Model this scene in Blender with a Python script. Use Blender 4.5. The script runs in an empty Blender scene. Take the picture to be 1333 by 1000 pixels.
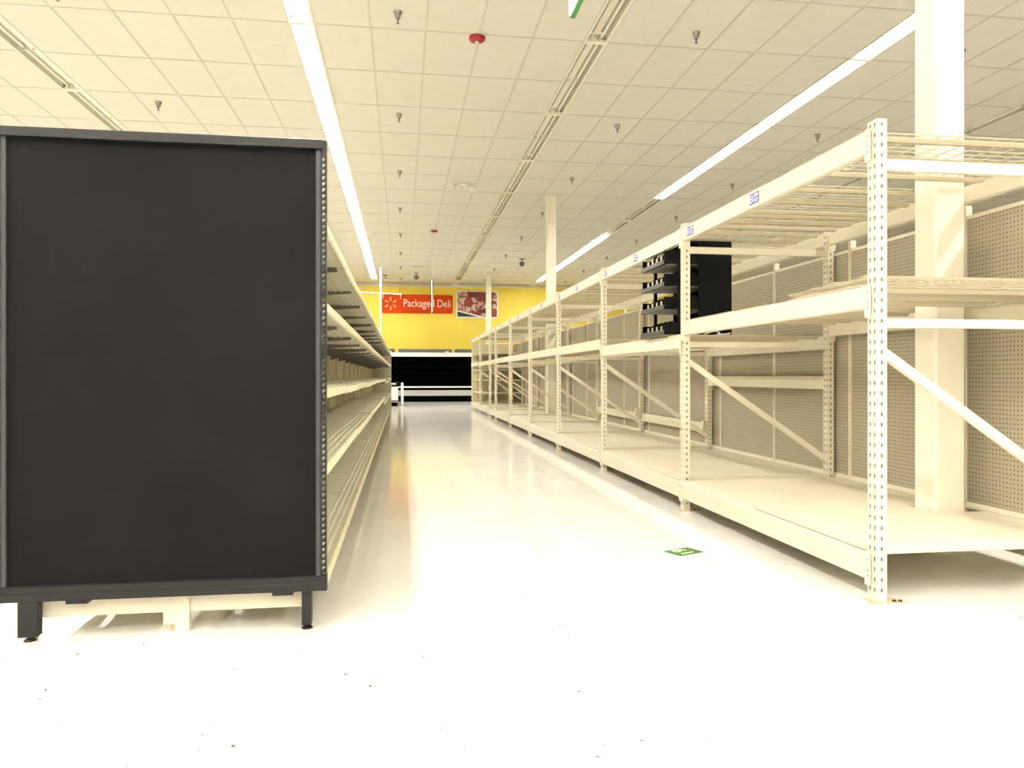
import bpy, math, random
from mathutils import Vector, Matrix

random.seed(7)
scene = bpy.context.scene
C = scene.collection

# ------------------------------------------------------------------ camera
F_PX, W_PX, H_PX = 984.0, 1333.0, 1000.0
VPX, HOR = 523.5, 489.5            # vanishing point of the aisle, horizon row
CAM_H = 1.14
YAW = math.atan((W_PX / 2 - VPX) / F_PX)
cam_data = bpy.data.cameras.new('camera')
cam_data.sensor_fit = 'HORIZONTAL'
cam_data.sensor_width = 36.0
cam_data.lens = F_PX / W_PX * 36.0
cam_data.shift_y = -(H_PX / 2 - HOR) / W_PX
cam_data.clip_start = 0.05
cam_data.clip_end = 200
cam = bpy.data.objects.new('camera', cam_data)
cam.location = (0, 0, CAM_H)
cam.rotation_euler = (math.pi / 2, 0, -YAW)
C.objects.link(cam)
scene.camera = cam

# ------------------------------------------------------------------ world, exposure
world = bpy.data.worlds.new('world')
scene.world = world
world.use_nodes = True
world.node_tree.nodes['Background'].inputs[0].default_value = (1.0, 0.95, 0.85, 1)
world.node_tree.nodes['Background'].inputs[1].default_value = 0.02
TUBE_STRENGTH = 188.0
TUBE_COLOR = (1.0, 0.975, 0.91)
vs = scene.view_settings
vs.view_transform = 'Standard'
vs.look = 'None'
vs.exposure = 0.0
vs.gamma = 1.0
vs.use_curve_mapping = False
scene.cycles.max_bounces = 10
scene.cycles.diffuse_bounces = 7
scene.cycles.glossy_bounces = 4
scene.cycles.sample_clamp_indirect = 8.0

# ------------------------------------------------------------------ helpers
class MB:
    """collects polygons with a material slot index"""
    def __init__(s):
        s.v, s.f, s.m = [], [], []
    def poly(s, pts, m=0):
        n = len(s.v)
        s.v += [tuple(p) for p in pts]
        s.f.append(tuple(range(n, n + len(pts)))); s.m.append(m)
    def box(s, x0, x1, y0, y1, z0, z1, m=0):
        n = len(s.v)
        s.v += [(x0, y0, z0), (x1, y0, z0), (x1, y1, z0), (x0, y1, z0),
                (x0, y0, z1), (x1, y0, z1), (x1, y1, z1), (x0, y1, z1)]
        for f in ((0, 3, 2, 1), (4, 5, 6, 7), (0, 1, 5, 4), (1, 2, 6, 5), (2, 3, 7, 6), (3, 0, 4, 7)):
            s.f.append(tuple(n + i for i in f)); s.m.append(m)
        return s
    def prism(s, pts, axis, a, b, m=0):
        """closed 2-D outline swept along an axis. x: (y,z)  y: (x,z)  z: (x,y)"""
        def put(p, t):
            return {'x': (t, p[0], p[1]), 'y': (p[0], t, p[1]), 'z': (p[0], p[1], t)}[axis]
        n, k = len(s.v), len(pts)
        s.v += [put(p, a) for p in pts] + [put(p, b) for p in pts]
        area = sum(pts[i][0] * pts[(i + 1) % k][1] - pts[(i + 1) % k][0] * pts[i][1] for i in range(k))
        flip = (area < 0) != (axis == 'y')
        for i in range(k):
            j = (i + 1) % k
            q = (n + i, n + j, n + k + j, n + k + i)
            s.f.append(q[::-1] if flip else q); s.m.append(m)
        c0 = tuple(n + i for i in range(k)); c1 = tuple(n + k + i for i in range(k))
        s.f.append(c0 if flip else c0[::-1]); s.m.append(m)
        s.f.append(c1[::-1] if flip else c1); s.m.append(m)
        return s
    def tube(s, p0, p1, r0, r1=None, seg=10, m=0, caps=True):
        r1 = r0 if r1 is None else r1
        p0, p1 = Vector(p0), Vector(p1)
        d = (p1 - p0).normalized()
        a = d.orthogonal().normalized(); b = d.cross(a)
        n = len(s.v)
        for p, r in ((p0, r0), (p1, r1)):
            for i in range(seg):
                t = 2 * math.pi * i / seg
                s.v.append(tuple(p + r * (math.cos(t) * a + math.sin(t) * b)))
        for i in range(seg):
            j = (i + 1) % seg
            s.f.append((n + i, n + j, n + seg + j, n + seg + i)); s.m.append(m)
        if caps:
            s.f.append(tuple(n + i for i in reversed(range(seg)))); s.m.append(m)
            s.f.append(tuple(n + seg + i for i in range(seg))); s.m.append(m)
        return s
    def lathe(s, prof, seg=16, m=0, centre=(0, 0)):
        """profile of (radius, z) round the z axis"""
        n = len(s.v)
        for r, z in prof:
            for i in range(seg):
                t = 2 * math.pi * i / seg
                s.v.append((centre[0] + r * math.cos(t), centre[1] + r * math.sin(t), z))
        for k in range(len(prof) - 1):
            for i in range(seg):
                j = (i + 1) % seg
                s.f.append((n + k * seg + i, n + k * seg + j, n + (k + 1) * seg + j, n + (k + 1) * seg + i)); s.m.append(m)
        return s
    def holes(s, place, w, p, n, hole, depth, m=0, v0=0.0):
        """a strip w wide and n*p tall, each cell with a hole (8 points, starting at the
        right and going counter-clockwise, round the cell's middle); rims run inwards.
        place(u, v, d) -> xyz"""
        outer = [(w/2, 0), (w/2, p/2), (0, p/2), (-w/2, p/2), (-w/2, 0), (-w/2, -p/2), (0, -p/2), (w/2, -p/2)]
        for i in range(n):
            cv = v0 + (i + .5) * p
            b = len(s.v)
            s.v += [place(u, cv + v, 0) for u, v in outer]
            s.v += [place(u, cv + v, 0) for u, v in hole]
            s.v += [place(u, cv + v, depth) for u, v in hole]
            for k in range(8):
                j = (k + 1) % 8
                s.f.append((b + k, b + j, b + 8 + j, b + 8 + k)); s.m.append(m)
                s.f.append((b + 8 + k, b + 8 + j, b + 16 + j, b + 16 + k)); s.m.append(m)
        return s
    def mesh(s, name, mats, smooth=False):
        me = bpy.data.meshes.new(name)
        me.from_pydata(s.v, [], s.f)
        for mt in (mats if isinstance(mats, (list, tuple)) else [mats]):
            me.materials.append(mt)
        me.polygons.foreach_set('material_index', s.m)
        if smooth:
            me.polygons.foreach_set('use_smooth', [True] * len(s.f))
        me.update()
        return me

def ob(name, me, parent=None, loc=(0, 0, 0), rot=(0, 0, 0), scale=None):
    o = bpy.data.objects.new(name, me)
    C.objects.link(o)
    o.location = loc; o.rotation_euler = rot
    if scale: o.scale = scale
    if parent: o.parent = parent
    return o

def tag(o, label=None, cat=None, group=None, kind=None):
    if label: o['label'] = label
    if cat: o['category'] = cat
    if group: o['group'] = group
    if kind: o['kind'] = kind
    return o

def thing(name, label, cat, loc=(0, 0, 0), group=None, rot=(0, 0, 0)):
    o = bpy.data.objects.new(name, None)
    o.empty_display_size = .1
    C.objects.link(o)
    o.location = loc; o.rotation_euler = rot
    return tag(o, label, cat, group)

ORD = ['first', 'second', 'third', 'fourth', 'fifth', 'sixth', 'seventh', 'eighth', 'ninth', 'tenth', 'eleventh',
       'twelfth', 'thirteenth', 'fourteenth', 'fifteenth', 'sixteenth', 'seventeenth', 'eighteenth', 'nineteenth', 'twentieth']

# ------------------------------------------------------------------ materials
def mat(name, col, rough=.5, metal=0., spec=.5, noise=0., nscale=6., bump=0., bscale=80., dirt=None):
    m = bpy.data.materials.new(name); m.use_nodes = True
    nt = m.node_tree; b = nt.nodes['Principled BSDF']
    b.inputs['Base Color'].default_value = (*col, 1)
    b.inputs['Roughness'].default_value = rough
    b.inputs['Metallic'].default_value = metal
    b.inputs['Specular IOR Level'].default_value = spec
    if noise or bump or dirt:
        tc = nt.nodes.new('ShaderNodeTexCoord')
    out = None
    if noise:
        n = nt.nodes.new('ShaderNodeTexNoise'); n.inputs['Scale'].default_value = nscale; n.inputs['Detail'].default_value = 5
        nt.links.new(tc.outputs['Object'], n.inputs['Vector'])
        r = nt.nodes.new('ShaderNodeValToRGB')
        r.color_ramp.elements[0].position = .3; r.color_ramp.elements[1].position = .7
        r.color_ramp.elements[0].color = (*[c * (1 - noise) for c in col], 1)
        r.color_ramp.elements[1].color = (*[min(1, c * (1 + noise * .5)) for c in col], 1)
        nt.links.new(n.outputs['Fac'], r.inputs['Fac'])
        out = r.outputs['Color']
    if dirt:
        dcol, dscale, lo, hi = dirt
        n2 = nt.nodes.new('ShaderNodeTexNoise'); n2.inputs['Scale'].default_value = dscale; n2.inputs['Detail'].default_value = 8
        nt.links.new(tc.outputs['Object'], n2.inputs['Vector'])
        r2 = nt.nodes.new('ShaderNodeMapRange')
        r2.inputs['From Min'].default_value = lo; r2.inputs['From Max'].default_value = hi
        nt.links.new(n2.outputs['Fac'], r2.inputs['Value'])
        mx = nt.nodes.new('ShaderNodeMix'); mx.data_type = 'RGBA'
        mx.inputs['A'].default_value = (*col, 1); mx.inputs['B'].default_value = (*dcol, 1)
        if out: nt.links.new(out, mx.inputs['A'])
        nt.links.new(r2.outputs['Result'], mx.inputs['Factor'])
        out = mx.outputs['Result']
    if out: nt.links.new(out, b.inputs['Base Color'])
    if bump:
        n3 = nt.nodes.new('ShaderNodeTexNoise'); n3.inputs['Scale'].default_value = bscale; n3.inputs['Detail'].default_value = 3
        nt.links.new(tc.outputs['Object'], n3.inputs['Vector'])
        bp = nt.nodes.new('ShaderNodeBump'); bp.inputs['Strength'].default_value = bump; bp.inputs['Distance'].default_value = .004
        nt.links.new(n3.outputs['Fac'], bp.inputs['Height'])
        nt.links.new(bp.outputs['Normal'], b.inputs['Normal'])
    return m

def emit(name, col, strength):
    m = bpy.data.materials.new(name); m.use_nodes = True
    nt = m.node_tree; b = nt.nodes['Principled BSDF']
    b.inputs['Base Color'].default_value = (.9, .9, .9, 1)
    b.inputs['Emission Color'].default_value = (*col, 1)
    b.inputs['Emission Strength'].default_value = strength
    return m

CREAM = (.76, .705, .565)
M_cream = mat('cream_paint', CREAM, .42, noise=.05, nscale=3)
M_cream_beam = mat('cream_beam_paint', CREAM, .4, noise=.04, nscale=3, dirt=((.62, .46, .2), 9., .66, .8))
M_cream_deck = mat('cream_deck_paint', (.76, .70, .56), .5, noise=.06, nscale=2.5, dirt=((.5, .38, .2), 30., .71, .8))
M_wire = mat('cream_wire', (.50, .44, .31), .45)  # cream darkened so the colour carries the wires' shadow side
M_gond = mat('gondola_cream', (.60, .57, .43), .4, noise=.06, nscale=2.5)
M_gond_panel = mat('gondola_panel', (.70, .62, .42), .5, noise=.07, nscale=2)
M_channel = mat('price_channel', (.88, .82, .56), .35, noise=.06, nscale=9, dirt=((.6, .55, .4), 6., .58, .64))
M_bracket = mat('bracket_metal', (.16, .16, .15), .4, metal=.4)
M_column = mat('column_paint', (.88, .83, .70), .5, noise=.03, nscale=2)
M_tile = mat('ceiling_tile', (.69, .66, .58), .9, spec=.1, noise=.03, nscale=5, bump=.35, bscale=160)
M_grid = mat('ceiling_grid', (.55, .525, .455), .6)
M_ceil = mat('ceiling_slab', (.3, .29, .26), .9)
M_wallc = mat('wall_cream', (.55, .52, .44), .8, noise=.03)
M_yellow = mat('wall_yellow', (.93, .74, .10), .6, noise=.04, nscale=1.2)
M_trim = mat('white_trim', (.85, .82, .74), .5)
M_black_panel = mat('black_panel', (.0058, .0052, .0056), .65, spec=.11, noise=.25, nscale=2.2, bump=.15, bscale=500)
M_black = mat('black_metal', (.012, .0115, .0125), .42, spec=.3)
M_black_gloss = mat('black_plastic', (.0015, .0015, .0016), .45, spec=.12)
M_black_deep = mat('black_interior', (.0008, .0008, .0008), .8, spec=.03)
M_blackedge = mat('dark_grey_lip', (.05, .05, .055), .35, spec=.3)
M_rubber = mat('rubber', (.02, .018, .016), .8)
M_post_shade = mat('post_inner_shade', (.22, .20, .17), .6)  # painted shade for the hollow inside of the rack posts
M_sprinkler = mat('sprinkler_metal', (.34, .32, .29), .3, metal=.9)
M_steel = mat('steel', (.62, .61, .58), .3, metal=.9)
M_chrome = mat('chrome_strap', (.75, .77, .8), .18, metal=1.)
M_grey = mat('bumper_grey', (.42, .42, .41), .45)
M_greylight = mat('case_canopy', (.72, .72, .70), .4)
M_darkgrey = mat('case_top', (.10, .10, .095), .6)
M_white = mat('white_enamel', (.86, .85, .82), .4)
M_reflector = mat('lamp_reflector', (.82, .80, .74), .2, metal=.6, bump=.5, bscale=9)
M_housing = mat('lamp_housing', (.82, .78, .66), .45)
M_tube_off = mat('tube_unlit', (.88, .86, .78), .25)
M_tube_on = emit('tube_lit', TUBE_COLOR, TUBE_STRENGTH)
M_red = mat('alarm_red', (.30, .008, .012), .3)
M_green = mat('sign_green', (.05, .22, .04), .5)
M_floor_green = mat('floor_marker_green', (.045, .17, .022), .5)
M_signwhite = mat('sign_white', (.88, .88, .86), .45)
M_orange = mat('sign_orange', (.62, .055, .003), .6, spec=.15)
M_spark = mat('sign_spark', (.95, .42, .10), .5)
M_lettering = mat('sign_lettering', (.95, .88, .75), .5)
M_dark_mark = mat('dark_mark', (.03, .03, .03), .6)
M_hole = mat('pin_dark', (.03, .028, .025), .7)
M_label_blue = mat('label_blue', (.10, .085, .42), .45)
M_label_white = mat('label_white', (.86, .84, .84), .45)
M_debris = mat('debris', (.25, .18, .12), .9, noise=.5, nscale=3)
M_rust = mat('rusty_plate', (.60, .47, .28), .6, noise=.2, nscale=30)

def floor_mat():
    m = bpy.data.materials.new('vinyl_tile'); m.use_nodes = True
    nt = m.node_tree; b = nt.nodes['Principled BSDF']
    tc = nt.nodes.new('ShaderNodeTexCoord'); oi = nt.nodes.new('ShaderNodeObjectInfo')
    geo = nt.nodes.new('ShaderNodeNewGeometry')
    n = nt.nodes.new('ShaderNodeTexNoise'); n.inputs['Scale'].default_value = 1.3; n.inputs['Detail'].default_value = 6
    nt.links.new(geo.outputs['Position'], n.inputs['Vector'])
    r = nt.nodes.new('ShaderNodeValToRGB')
    r.color_ramp.elements[0].position = .3; r.color_ramp.elements[1].position = .75
    r.color_ramp.elements[0].color = (.76, .74, .70, 1); r.color_ramp.elements[1].color = (.84, .825, .79, 1)
    nt.links.new(n.outputs['Fac'], r.inputs['Fac'])
    n2 = nt.nodes.new('ShaderNodeTexNoise'); n2.inputs['Scale'].default_value = 45; n2.inputs['Detail'].default_value = 4
    nt.links.new(geo.outputs['Position'], n2.inputs['Vector'])
    mr = nt.nodes.new('ShaderNodeMapRange'); mr.inputs['From Min'].default_value = .70; mr.inputs['From Max'].default_value = .78
    nt.links.new(n2.outputs['Fac'], mr.inputs['Value'])
    mx = nt.nodes.new('ShaderNodeMix'); mx.data_type = 'RGBA'
    mx.inputs['B'].default_value = (.42, .36, .28, 1)
    nt.links.new(r.outputs['Color'], mx.inputs['A']); nt.links.new(mr.outputs['Result'], mx.inputs['Factor'])
    nt.links.new(mx.outputs['Result'], b.inputs['Base Color'])
    b.inputs['Roughness'].default_value = .11
    b.inputs['Specular IOR Level'].default_value = .38
    return m
M_floor = floor_mat()
M_joint = mat('tile_joint', (.60, .56, .50), .8)

def peg_mat():
    m = bpy.data.materials.new('pegboard'); m.use_nodes = True
    nt = m.node_tree; b = nt.nodes['Principled BSDF']
    L = nt.links.new
    tc = nt.nodes.new('ShaderNodeTexCoord'); sp = nt.nodes.new('ShaderNodeSeparateXYZ')
    L(tc.outputs['Object'], sp.inputs[0])
    def cell(sock):
        a = nt.nodes.new('ShaderNodeMath'); a.operation = 'DIVIDE'; a.inputs[1].default_value = .0285; L(sock, a.inputs[0])
        f = nt.nodes.new('ShaderNodeMath'); f.operation = 'FRACT'; L(a.outputs[0], f.inputs[0])
        d = nt.nodes.new('ShaderNodeMath'); d.operation = 'SUBTRACT'; d.inputs[1].default_value = .5; L(f.outputs[0], d.inputs[0])
        q = nt.nodes.new('ShaderNodeMath'); q.operation = 'MULTIPLY'; L(d.outputs[0], q.inputs[0]); L(d.outputs[0], q.inputs[1])
        return q.outputs[0]
    s = nt.nodes.new('ShaderNodeMath'); s.operation = 'ADD'
    L(cell(sp.outputs['Y']), s.inputs[0]); L(cell(sp.outputs['Z']), s.inputs[1])
    lt = nt.nodes.new('ShaderNodeMath'); lt.operation = 'LESS_THAN'; lt.inputs[1].default_value = .17 ** 2
    L(s.outputs[0], lt.inputs[0])
    mx = nt.nodes.new('ShaderNodeMix'); mx.data_type = 'RGBA'
    n = nt.nodes.new('ShaderNodeTexNoise'); n.inputs['Scale'].default_value = 1.5
    L(tc.outputs['Object'], n.inputs['Vector'])
    r = nt.nodes.new('ShaderNodeValToRGB')
    r.color_ramp.elements[0].color = (.37, .32, .235, 1); r.color_ramp.elements[1].color = (.43, .38, .285, 1)
    L(n.outputs['Fac'], r.inputs['Fac']); L(r.outputs['Color'], mx.inputs['A'])
    mx.inputs['B'].default_value = (.05, .04, .025, 1)
    L(lt.outputs[0], mx.inputs['Factor'])
    L(mx.outputs['Result'], b.inputs['Base Color'])
    b.inputs['Roughness'].default_value = .55
    return m
M_peg = peg_mat()

def picture_mat():
    """flat print: sliced cured meats, loose pink, white and wine-red folds"""
    m = bpy.data.materials.new('meat_print'); m.use_nodes = True
    nt = m.node_tree; b = nt.nodes['Principled BSDF']; L = nt.links.new
    tc = nt.nodes.new('ShaderNodeTexCoord')
    n = nt.nodes.new('ShaderNodeTexNoise'); n.inputs['Scale'].default_value = 2.2; L(tc.outputs['Object'], n.inputs['Vector'])
    va = nt.nodes.new('ShaderNodeVectorMath'); va.operation = 'MULTIPLY_ADD'
    va.inputs[1].default_value = (.5, .5, .5); L(n.outputs['Color'], va.inputs[0]); L(tc.outputs['Object'], va.inputs[2])
    def vor(feature):
        v = nt.nodes.new('ShaderNodeTexVoronoi'); v.feature = feature; v.inputs['Scale'].default_value = 3.6
        L(va.outputs[0], v.inputs['Vector'])
        return v
    v = vor('F1'); e = vor('DISTANCE_TO_EDGE')
    sp = nt.nodes.new('ShaderNodeSeparateColor'); L(v.outputs['Color'], sp.inputs[0])
    r0 = nt.nodes.new('ShaderNodeValToRGB'); cr = r0.color_ramp; cr.interpolation = 'CONSTANT'
    cr.elements[0].position = 0.; cr.elements[0].color = (.62, .46, .36, 1)
    cr.elements[1].position = .86; cr.elements[1].color = (.07, .03, .03, 1)
    for p, c in ((.40, (.36, .05, .035, 1)), (.58, (.55, .36, .28, 1)), (.74, (.20, .045, .045, 1))):
        q = cr.elements.new(p); q.color = c
    L(sp.outputs[0], r0.inputs['Fac'])
    mr = nt.nodes.new('ShaderNodeMapRange'); mr.inputs['From Min'].default_value = .03; mr.inputs['From Max'].default_value = .12
    L(e.outputs['Distance'], mr.inputs['Value'])
    r = nt.nodes.new('ShaderNodeMix'); r.data_type = 'RGBA'; r.inputs['A'].default_value = (.20, .02, .02, 1)
    L(mr.outputs['Result'], r.inputs['Factor']); L(r0.outputs['Color'], r.inputs['B'])
    L(r.outputs['Result'], b.inputs['Base Color'])
    b.inputs['Roughness'].default_value = .5
    return m
M_picture = picture_mat()

# ------------------------------------------------------------------ the room
X0, X1, Y0, Y1, CEIL = -12.0, 16.5, -9.0, 35.2, 5.40

def cam_px(p):
    """pixel of a world point, used only to decide which repeats are the 300 nearest ones in view"""
    s, c = math.sin(YAW), math.cos(YAW)
    d = p[0] * s + p[1] * c
    if d < .3: return None
    r = p[0] * c - p[1] * s
    return (W_PX / 2 + F_PX * r / d, HOR - F_PX * (p[2] - CAM_H) / d, d)

def struct(name, me, loc=(0, 0, 0), label=None):
    o = ob(name, me, None, loc); o['kind'] = 'structure'
    if label: o['label'] = label
    return o

floor = struct('floor', MB().box(X0, X1, Y0, Y1, -.20, -.006).mesh('floor', M_joint), label='white polished vinyl tile shop floor')
wall_far = struct('wall_back', MB().box(X0, X1, Y1, Y1 + .2, 0, CEIL + .3).mesh('wall_back', M_yellow), label='bright yellow end wall behind the chilled cases')
struct('wall_left', MB().box(X0 - .2, X0, Y0, Y1 + .2, 0, CEIL + .3).mesh('wall_left', M_wallc))
struct('wall_right', MB().box(X1, X1 + .2, Y0, Y1 + .2, 0, CEIL + .3).mesh('wall_right', M_wallc))
struct('wall_front', MB().box(X0 - .2, X1 + .2, Y0 - .2, Y0, 0, CEIL + .3).mesh('wall_front', M_wallc))
struct('trim_1', MB().box(X0, X1, Y1 - .04, Y1, CEIL - .13, CEIL - .005).mesh('trim_1', M_trim), label='white trim along the top of the yellow wall')
ceiling = struct('ceiling', MB().box(X0, X1, Y0, Y1, CEIL + .22, CEIL + .30).mesh('ceiling', M_ceil), label='suspended ceiling of cream tiles')

# floor tiles: the nearest 300 in view as single pieces, the rest joined
T = .335
tiles = []
ix0, ix1 = int(X0 / T) - 1, int(X1 / T) + 1
for i in range(ix0, ix1):
    for j in range(int(Y0 / T), int(Y1 / T) + 1):
        x, y = 1.02 + i * T, 3.52 + (j - 10) * T
        if x - T / 2 < X0 or x + T / 2 > X1 or y - T / 2 < Y0 or y + T / 2 > Y1: continue
        p = cam_px((x, y, 0))
        vis = p is not None and -20 < p[0] < W_PX + 20 and p[1] < H_PX + 25 and (-.25 < x < 3.6 or y < 3.5)
        tiles.append((p[2] if vis else 1e3, x, y))
tiles.sort()
g = .0005
tile_me = MB().box(-T/2 + g, T/2 - g, -T/2 + g, T/2 - g, -.006, 0).mesh('floor_tile', M_floor)
for d, x, y in tiles[:300]:
    a, b = random.gauss(0, .0004), random.gauss(0, .0004)
    ob('floor_tile', tile_me, floor, (x, y, 0), (a, b, 0))
rest = MB()
for d, x, y in tiles[300:]:
    a, b = random.gauss(0, .0005) * T, random.gauss(0, .0005) * T
    h = T / 2 - g
    rest.poly([(x - h, y - h, -a - b), (x + h, y - h, a - b), (x + h, y + h, a + b), (x - h, y + h, -a + b)])
ob('floor_tile', rest.mesh('floor_tile_rest', M_floor), floor)['kind'] = 'stuff'

# ceiling grid: light strips every 3.65 m, five tile columns between them, rows every 1.34 m
STRIPS = [-8.5, -4.85, -1.2, 2.45, 6.1, 9.75, 13.4]
TW, TL, ROW0 = .67, 1.34, 9.40
rows = [ROW0 + TL * k for k in range(-14, 20)]
cols = []
for s in [-12.15] + STRIPS:
    for k in range(5):
        cols.append(s + .15 + k * TW)
ct = []
for cx in cols:
    for ry in rows:
        x, y = cx + TW / 2, ry + TL / 2
        if x - TW/2 < X0 - .01 or x + TW/2 > X1 + .01 or y - TL/2 < Y0 or y + TL/2 > Y1 + .9: continue
        p = cam_px((x, y, CEIL))
        vis = p is not None and -60 < p[0] < W_PX + 60 and -60 < p[1]
        if vis and x < -2.5 and y > 14: vis = False
        ct.append((p[2] if vis else 1e3, x, y))
ct.sort()
ctile = MB().box(-TW/2 + .0105, TW/2 - .0105, -TL/2 + .0105, TL/2 - .0105, 0, .02).mesh('ceiling_tile', M_tile)
for d, x, y in ct[:300]:
    if y + TL / 2 > Y1: continue
    ob('ceiling_tile', ctile, ceiling, (x, y, CEIL + .006 + random.uniform(-.0012, .0012)))
rest = MB()
for d, x, y in ct[300:]:
    y1 = min(y + TL/2 - .0105, Y1)
    if y - TL/2 >= Y1: continue
    z = CEIL + .006
    rest.box(x - TW/2 + .0105, x + TW/2 - .0105, y - TL/2 + .0105, y1, z, z + .02)
for s in STRIPS:
    rest.box(s - .137, s + .137, ROW0 + 2.68 * 9 + .04, Y1, CEIL + .006, CEIL + .026)
ob('ceiling_tile', rest.mesh('ceiling_tile_rest', M_tile), ceiling)['kind'] = 'stuff'
gr = MB()
for cx in sorted(set([round(c, 3) for c in cols] + [round(s - .15, 3) for s in STRIPS])):
    if X0 < cx < X1: gr.box(cx - .0125, cx + .0125, Y0, Y1, CEIL, CEIL + .03)
for ry in rows:
    if Y0 < ry < Y1:
        for k, s in enumerate([-12.15] + STRIPS):
            a, b = s + .15, s + 3.5
            gr.box(max(a, X0), min(b, X1), ry - .0125, ry + .0125, CEIL + .0004, CEIL + .03)
ob('ceiling_grid', gr.mesh('ceiling_grid', M_grid), ceiling)

# ------------------------------------------------------------------ strip lights
def fixture_meshes():
    w, L = .147, 2.68
    h = MB()
    h.box(-w - .004, -w, 0, L, -.002, .13); h.box(w, w + .004, 0, L, -.002, .13)
    h.box(-w, w, 0, L, .126, .13)
    # white flanges lying along the opening
    h.box(-w, -w + .016, 0, L, -.004, .004); h.box(w - .030, w, 0, L, -.004, .004)
    # spine between the tubes
    h.prism([(-.028, .085), (.028, .085), (.045, .126), (-.045, .126)], 'y', .04, L - .04)
    hm = h.mesh('lamp_housing', M_housing)
    r = MB()
    for sgn in (-1, 1):
        pts = [(sgn * .05, .124), (sgn * .085, .120), (sgn * .115, .095), (sgn * .128, .055), (sgn * .131, .002)]
        for a, b in zip(pts[:-1], pts[1:]):
            q = [(a[0], .035, a[1]), (b[0], .035, b[1]), (b[0], L - .035, b[1]), (a[0], L - .035, a[1])]
            r.poly(q if sgn < 0 else q[::-1])
    rm = r.mesh('reflector', M_reflector, True)
    e = MB().box(-w, w, -.035, .035, -.010, .02).mesh('end_bar', M_housing)
    ls = MB(); ls.box(-.085, -.045, -.02, .02, .02, .10); ls.box(.045, .085, -.02, .02, .02, .10)
    lm = ls.mesh('lampholder', M_steel)
    def tube(mt):
        t = MB().tube((0, .03, 0), (0, 1.29, 0), .017, seg=10, m=0)
        return t.mesh('lamp_tube', mt, False)
    return hm, rm, e, lm, tube(M_tube_off), tube(M_tube_on)
FX = fixture_meshes()
ROWNAME = {-8.5: 'row left of the black panel', -4.85: 'row above the black panel', -1.2: 'lit row above left shelving', 2.45: 'dark row over the aisle',
           6.1: 'lit row behind the racks', 9.75: 'far right row', 13.4: 'outermost right row'}
def strip_light(sx, y, lit, label, group):
    t = thing('strip_light', label, 'ceiling light', (sx, y, CEIL), group)
    ob('housing', FX[0], t)
    ob('reflector', FX[1], t)
    ob('end_bar', FX[2], t, (0, 0, 0)); ob('end_bar', FX[2], t, (0, 2.68, 0)) if y + 2.68 * 1.5 > 33 else None
    ob('lampholder', FX[3], t, (0, 1.34, 0))
    for k in (0, 1):
        for sx2 in (-.065, .065):
            ob('lamp_tube', FX[5] if lit else FX[4], t, (sx2, .02 + k * 1.33, .055))
for sx in STRIPS:
    nvis = 0
    for k in range(-7, 9):
        y = ROW0 + 2.68 * k
        lit = sx in (-8.5, -1.2, 6.1)
        if sx == 6.1 and k in (3, 4): lit = False
        if k <= -4 and sx in (-4.85, 2.45): lit = True
        p0, p1 = cam_px((sx, y, CEIL)), cam_px((sx, y + 2.68, CEIL))
        vis = p1 is not None and -40 < p1[0] < W_PX + 40 and p1[1] > 0
        if sx == -8.5 or sx == 13.4: vis = False
        if sx == -4.85 and k > 1: vis = False
        if not vis and not lit: 
            if sx not in (2.45, -4.85) : continue
        if not vis:
            lab = ('lit ' if lit else 'unlit ') + 'fluorescent ceiling strip light outside the picture'
            grp = 'strip lights beyond the view'
        else:
            nvis += 1
            lab = ('lit white' if lit else 'unlit two-tube') + ' strip light, ' + ORD[nvis - 1] + ' from camera in the ' + ROWNAME[sx]
            grp = 'ceiling strip lights'
        strip_light(sx, y, lit, lab, grp)

# ------------------------------------------------------------------ columns
for k, (cx, cy) in enumerate(((3.495, 4.515), (3.495, 17.615), (3.495, 30.72))):
    r = .105
    c = MB()
    ch = .012
    c.prism([(cx-r+ch, cy-r), (cx+r-ch, cy-r), (cx+r, cy-r+ch), (cx+r, cy+r-ch), (cx+r-ch, cy+r), (cx-r+ch, cy+r), (cx-r, cy+r-ch), (cx-r, cy-r+ch)], 'z', 0, CEIL - .001)
    t = thing('column', ('wide cream square column standing in the nearest rack bay', 'slim cream square column rising halfway down the right rack run',
              'thin cream square column in front of the meat picture')[k], 'column', (0, 0, 0), 'square building columns')
    ob('shaft', c.mesh('column_shaft', M_column), t)
    ob('ceiling_collar', MB().box(cx - r - .02, cx + r + .02, cy - r - .02, cy + r + .02, CEIL - .012, CEIL - .001).mesh('column_collar', M_trim), t)
    ob('base_plate', MB().box(cx - r - .03, cx + r + .03, cy - r - .03, cy + r + .03, 0, .012).mesh('column_base', M_trim), t)

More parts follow.
